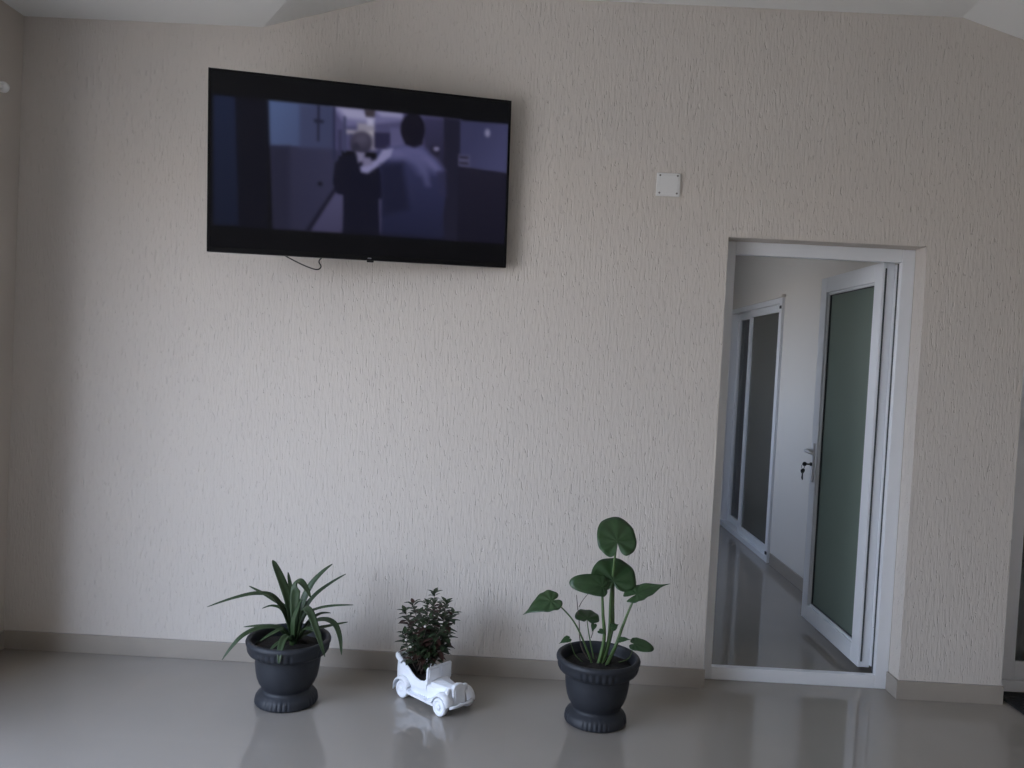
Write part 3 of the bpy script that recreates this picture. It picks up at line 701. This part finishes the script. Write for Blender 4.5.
# tub: open shell lofted from rear to windscreen; (x, half width, top z) on the rim
rim = [(-0.188, 0.060, 0.150), (-0.182, 0.074, 0.164), (-0.163, 0.081, 0.163), (-0.140, 0.083, 0.151), (-0.105, 0.084, 0.139), (-0.080, 0.084, 0.122), (-0.055, 0.084, 0.109), (-0.025, 0.083, 0.103), (-0.002, 0.082, 0.108), (0.015, 0.080, 0.124)]
def station(x, w, zt, zb=0.040, th=0.009):
    zb2 = zb+0.012
    o = [(w*0.86, zb), (w*0.97, zb+0.025), (w, (zb+zt)/2), (w, zt-0.006), (w-0.003, zt), (w-th, zt), (w-th-0.002, zt-0.008), (w-th-0.004, (zb2+zt)/2), (w-th-0.012, zb2)]
    return [C(x, s, z) for s, z in o], [C(x, -s, z) for s, z in o]
for sidei in (0, 1):
    rows_ = [[body.bm.verts.new(p) for p in station(*r)[sidei]] for r in rim]
    for a, b in zip(rows_, rows_[1:]):
        for k in range(len(a)-1): body.bm.faces.new([a[k], a[k+1], b[k+1], b[k]])
    body.bm.faces.new(rows_[0]); body.bm.faces.new(rows_[-1][::-1])
body.box(-0.188, 0.020, -0.066, 0.066, 0.036, 0.052, CM)
# rear wall with the rolled folded top
body.prism([C(-0.194, y, z) for y, z in ((-0.062, 0.045), (0.062, 0.045), (0.066, 0.10), (0.062, 0.150), (-0.062, 0.150), (-0.066, 0.10))], CX*0.012)
body.tube(smooth_path([C(-0.142, -0.083, 0.151), C(-0.168, -0.082, 0.164), C(-0.188, -0.066, 0.167), C(-0.194, -0.03, 0.160), C(-0.194, 0.03, 0.160), C(-0.188, 0.066, 0.167), C(-0.168, 0.082, 0.164), C(-0.142, 0.083, 0.151)], 4), 0.012, 12)
# sill / running board
for s in (-1, 1):
    a, b = sorted((s*0.070, s*0.100)); body.box(-0.13, 0.075, a, b, 0.030, 0.040, CM)
body.build('planter_body', M_ceram, cp_, smooth=False, bevel=0.003)
# cowl and bonnet
bn = MB(); secs = [(0.012, 0.078, 0.112), (0.045, 0.064, 0.110), (0.085, 0.048, 0.108), (0.128, 0.038, 0.108)]
rows_ = []
for x, w_, zt in secs:
    rows_.append([bn.bm.verts.new(C(x, s*w_, z)) for s, z in ((-0.95, 0.036), (-1, 0.07), (-0.97, zt-0.022), (-0.72, zt-0.006), (0, zt), (0.72, zt-0.006), (0.97, zt-0.022), (1, 0.07), (0.95, 0.036))])
for a, b in zip(rows_, rows_[1:]):
    for k in range(9): bn.bm.faces.new([a[k], a[(k+1) % 9], b[(k+1) % 9], b[k]])
bn.bm.faces.new(rows_[0][::-1]); bn.bm.faces.new(rows_[-1])
bn.build('bonnet', M_ceram, cp_, bevel=0.004)
# windscreen
ws = MB(); ws.prism([C(0.010, y, z) for y, z in ((-0.080, 0.095), (0.080, 0.095), (0.079, 0.160), (0.072, 0.167), (-0.072, 0.167), (-0.079, 0.160))], C(0.020, 0, 0.004)-C(0.010, 0, 0))
ws.build('windscreen', M_ceram, cp_, bevel=0.003)
wi = MB()
for y0, y1 in ((-0.070, -0.006), (0.006, 0.070)): wi.prism([C(0.0202, y, z+0.004) for y, z in ((y0, 0.118), (y1, 0.118), (y1, 0.156), (y0, 0.156))], CX*0.003)
wi.build('screen_panel', M_ceram, cp_, bevel=0.001)
# radiator grille leaning back
rg = MB(); sh = [(-0.036, 0.036), (0.036, 0.036), (0.040, 0.070), (0.039, 0.106), (0.026, 0.119), (0, 0.124), (-0.026, 0.119), (-0.039, 0.106), (-0.040, 0.070)]
rg.prism([C(0.134-0.12*(z-0.036), y, z) for y, z in sh], CX*0.018); rad_o = rg.build('radiator', M_ceram, cp_, bevel=0.004)
gr = MB()
for k in range(-3, 4): gr.prism([C(0.1515-0.12*(z-0.036), k*0.0085+dy, z) for dy, z in ((-0.002, 0.046), (0.002, 0.046), (0.002, 0.108-abs(k)*0.0014), (-0.002, 0.108-abs(k)*0.0014))], CX*0.003)
gr.build('grille_bars', M_ceram, rad_o)
bu = MB(); bu.tube([C(0.158, -0.074, 0.042), C(0.164, -0.04, 0.042), C(0.165, 0.04, 0.042), C(0.158, 0.074, 0.042)], 0.0060, 10); bu.tube([C(0.140, 0, 0.043), C(0.165, 0, 0.042)], 0.006, 8)
bu.build('bumper', M_ceram, cp_, smooth=True)
for s in (-1, 1):
    MB().lathe([(0, -0.014), (0.010, -0.010), (0.015, 0), (0.0155, 0.006), (0.013, 0.009), (0, 0.010)], C(0.126, s*0.054, 0.096), 20, M=(CM.to_3x3() @ Matrix.Rotation(math.pi/2, 3, 'Y')).to_4x4()).build('headlamp', M_ceram, cp_, smooth=True)
# wings over the wheels
def wing(xc, r, a0, a1, y0, y1, tail):
    m = MB(); N = 16; o_ = []
    for i in range(N+1):
        a = math.radians(a0+(a1-a0)*i/N); o_.append((xc+r*math.cos(a), 0.038+r*math.sin(a)))
    o_ += tail
    rows_ = []
    for x, z in o_:
        ex = 0.006; rows_.append([m.bm.verts.new(C(x, y, zz)) for y, zz in ((y0, z), (y0, z+0.007), ((y0+y1)/2, z+0.012), (y1*0.995, z+0.006), (y1, z-0.004), (y1*0.985, z-0.004), ((y0+y1)/2, z+0.002))])
    for a, b in zip(rows_, rows_[1:]):
        for k in range(7): m.bm.faces.new([a[k], a[(k+1) % 7], b[(k+1) % 7], b[k]])
    m.bm.faces.new(rows_[0][::-1]); m.bm.faces.new(rows_[-1])
    return m.build('wing', M_ceram, cp_, smooth=True)
XF, XB = 0.112, -0.128
for s in (-1, 1):
    wing(XF, 0.044, 5, 165, s*0.043, s*0.097, [(0.055, 0.040), (0.035, 0.034)])
    wing(XB, 0.047, 20, 190, s*0.070, s*0.108, [])
for x in (XF, XB):
    for s in (-1, 1):
        Mw = (CM.to_3x3() @ Matrix.Rotation(-s*math.pi/2, 3, 'X')).to_4x4()
        ro = 0.037
        wh = MB().lathe([(0, -0.014), (ro*0.9, -0.014), (ro, -0.009), (ro, 0.009), (ro*0.92, 0.014), (ro*0.70, 0.0145), (ro*0.62, 0.010), (ro*0.58, 0.010), (0, 0.010)], C(x, s*0.085, 0.0372), 36, M=Mw).build('wheel', M_ceram, cp_, smooth=False, bevel=0.0015)
        MB().lathe([(0, 0.010), (0.0001, 0.010), (0.012, 0.010), (0.011, 0.015), (0.006, 0.018), (0, 0.0185)], C(x, s*0.085, 0.0372), 20, M=Mw).build('hub_cap', M_ceram, wh, smooth=True)
# soil and plant
m = MB(); gx = [-0.181, -0.16, -0.12, -0.08, -0.04, -0.01, 0.012]; rnd = random.Random(5); g2 = []
for x in gx: g2.append([m.bm.verts.new(C(x, y, 0.10+rnd.uniform(-0.003, 0.004)+(0.02 if x < -0.12 else 0))) for y in (-0.070, -0.04, 0, 0.04, 0.070)])
lo = [[m.bm.verts.new(C(x, y, 0.052)) for y in (-0.064, -0.04, 0, 0.04, 0.064)] for x in gx]
for q_ in (g2, lo):
    for a, b in zip(q_, q_[1:]):
        for k in range(4): m.bm.faces.new([a[k], a[k+1], b[k+1], b[k]])
for a, b, c, d in zip(g2, g2[1:], lo, lo[1:]):
    m.bm.faces.new([a[0], b[0], d[0], c[0]]); m.bm.faces.new([a[4], b[4], d[4], c[4]])
m.bm.faces.new(g2[0]+lo[0][::-1]); m.bm.faces.new(g2[-1]+lo[-1][::-1])
m.build('soil', M_soil, cp_, smooth=True)
rnd = random.Random(11)
BP = C(-0.085, 0.0, 0.10)
tops = [(434.5, 594, .02), (413, 604, .03), (446, 603, .0), (453, 614, -.02), (405, 612, 0), (428, 603, -.04), (441, 608, .05), (420, 613, -.05), (448, 634, -.05), (405, 634, -.03), (447, 622, .06), (412, 624, .07), (430, 618, -.08), (440, 630, -.09), (416, 640, -.07), (444, 648, -.04), (425, 630, .09), (433, 640, .1)]
fol = MB(); red = MB(); stm = MB()
def small_leaf(m, p, d, n_, L_, W_):
    d = d.normalized(); s_ = d.cross(n_)
    if s_.length < 0.1: s_ = d.cross(Vector((1, 0, 0)))
    s_.normalize(); n2 = s_.cross(d)
    pf = [(0, 0.08), (0.25, 0.8), (0.5, 1.0), (0.75, 0.62), (1, 0.02)]
    rr = [[m.bm.verts.new(p+d*L_*t+n2*(-0.35*L_*t*t)+s_*W_/2*w_*k+n2*abs(k)*W_*w_*0.15) for k in (-1, 0, 1)] for t, w_ in pf]
    for a, b in zip(rr, rr[1:]):
        for k in (0, 1): m.bm.faces.new([a[k], a[k+1], b[k+1], b[k]])
for ti, (tx, ty, dy) in enumerate(tops):
    top = at(tx, ty, CO.y+0.03+dy); b0 = BP+Vector((rnd.uniform(-.03, .03), rnd.uniform(-.02, .02), 0))
    mid = b0.lerp(top, 0.5)+Vector((rnd.uniform(-.015, .015), rnd.uniform(-.015, .015), 0.01))
    path = smooth_path([b0, mid, top], 7); stm.tube(path, [0.0028-0.0018*i/(len(path)-1) for i in range(len(path))], 6)
    nlev = max(4, int((top-b0).length/0.027))
    for k in range(nlev+1):
        t = 0.32+0.68*k/nlev; idx = t*(len(path)-1); i0 = min(int(idx), len(path)-2); p = path[i0].lerp(path[i0+1], idx-i0)
        ax_ = (path[i0+1]-path[i0]).normalized(); ph0 = k*1.2+ti
        cnt = 4 if k == nlev else 3
        for c_ in range(cnt):
            ph = ph0+c_*2*math.pi/cnt+rnd.uniform(-.3, .3)
            o_ = Vector((math.cos(ph), math.sin(ph), 0)); d = o_*1.0+ax_*(0.9 if k >= nlev-1 else 0.35)+Vector((0, 0, rnd.uniform(-.25, .25)))
            L_ = rnd.uniform(.040, .056)*(0.75 if k >= nlev-1 else 1.0)
            small_leaf(red if (rnd.random() < (0.5 if (0.3 < t < 0.8 and ti % 3 != 2) else 0.08)) else fol, p, d, Vector((0, 0, 1)), L_, L_*0.50)
fo = fol.build('foliage', M_bronze, cp_, smooth=True); fo['label'] = 'dark green pointed leaves'
ro_ = red.build('foliage', M_redleaf, cp_, smooth=True); ro_['label'] = 'reddish leaves'
stm.build('stems', M_twig, cp_, smooth=True)
for (bx, by) in ((425, 626.5), (406, 640), (410.5, 647)):
    p = at(bx, by, CO.y-0.075)
    MB().lathe([(0, -0.004), (0.004, -0.003), (0.0055, 0), (0.0045, 0.003), (0, 0.005)], p, 12).build('bud', M_bud, cp_, smooth=True)
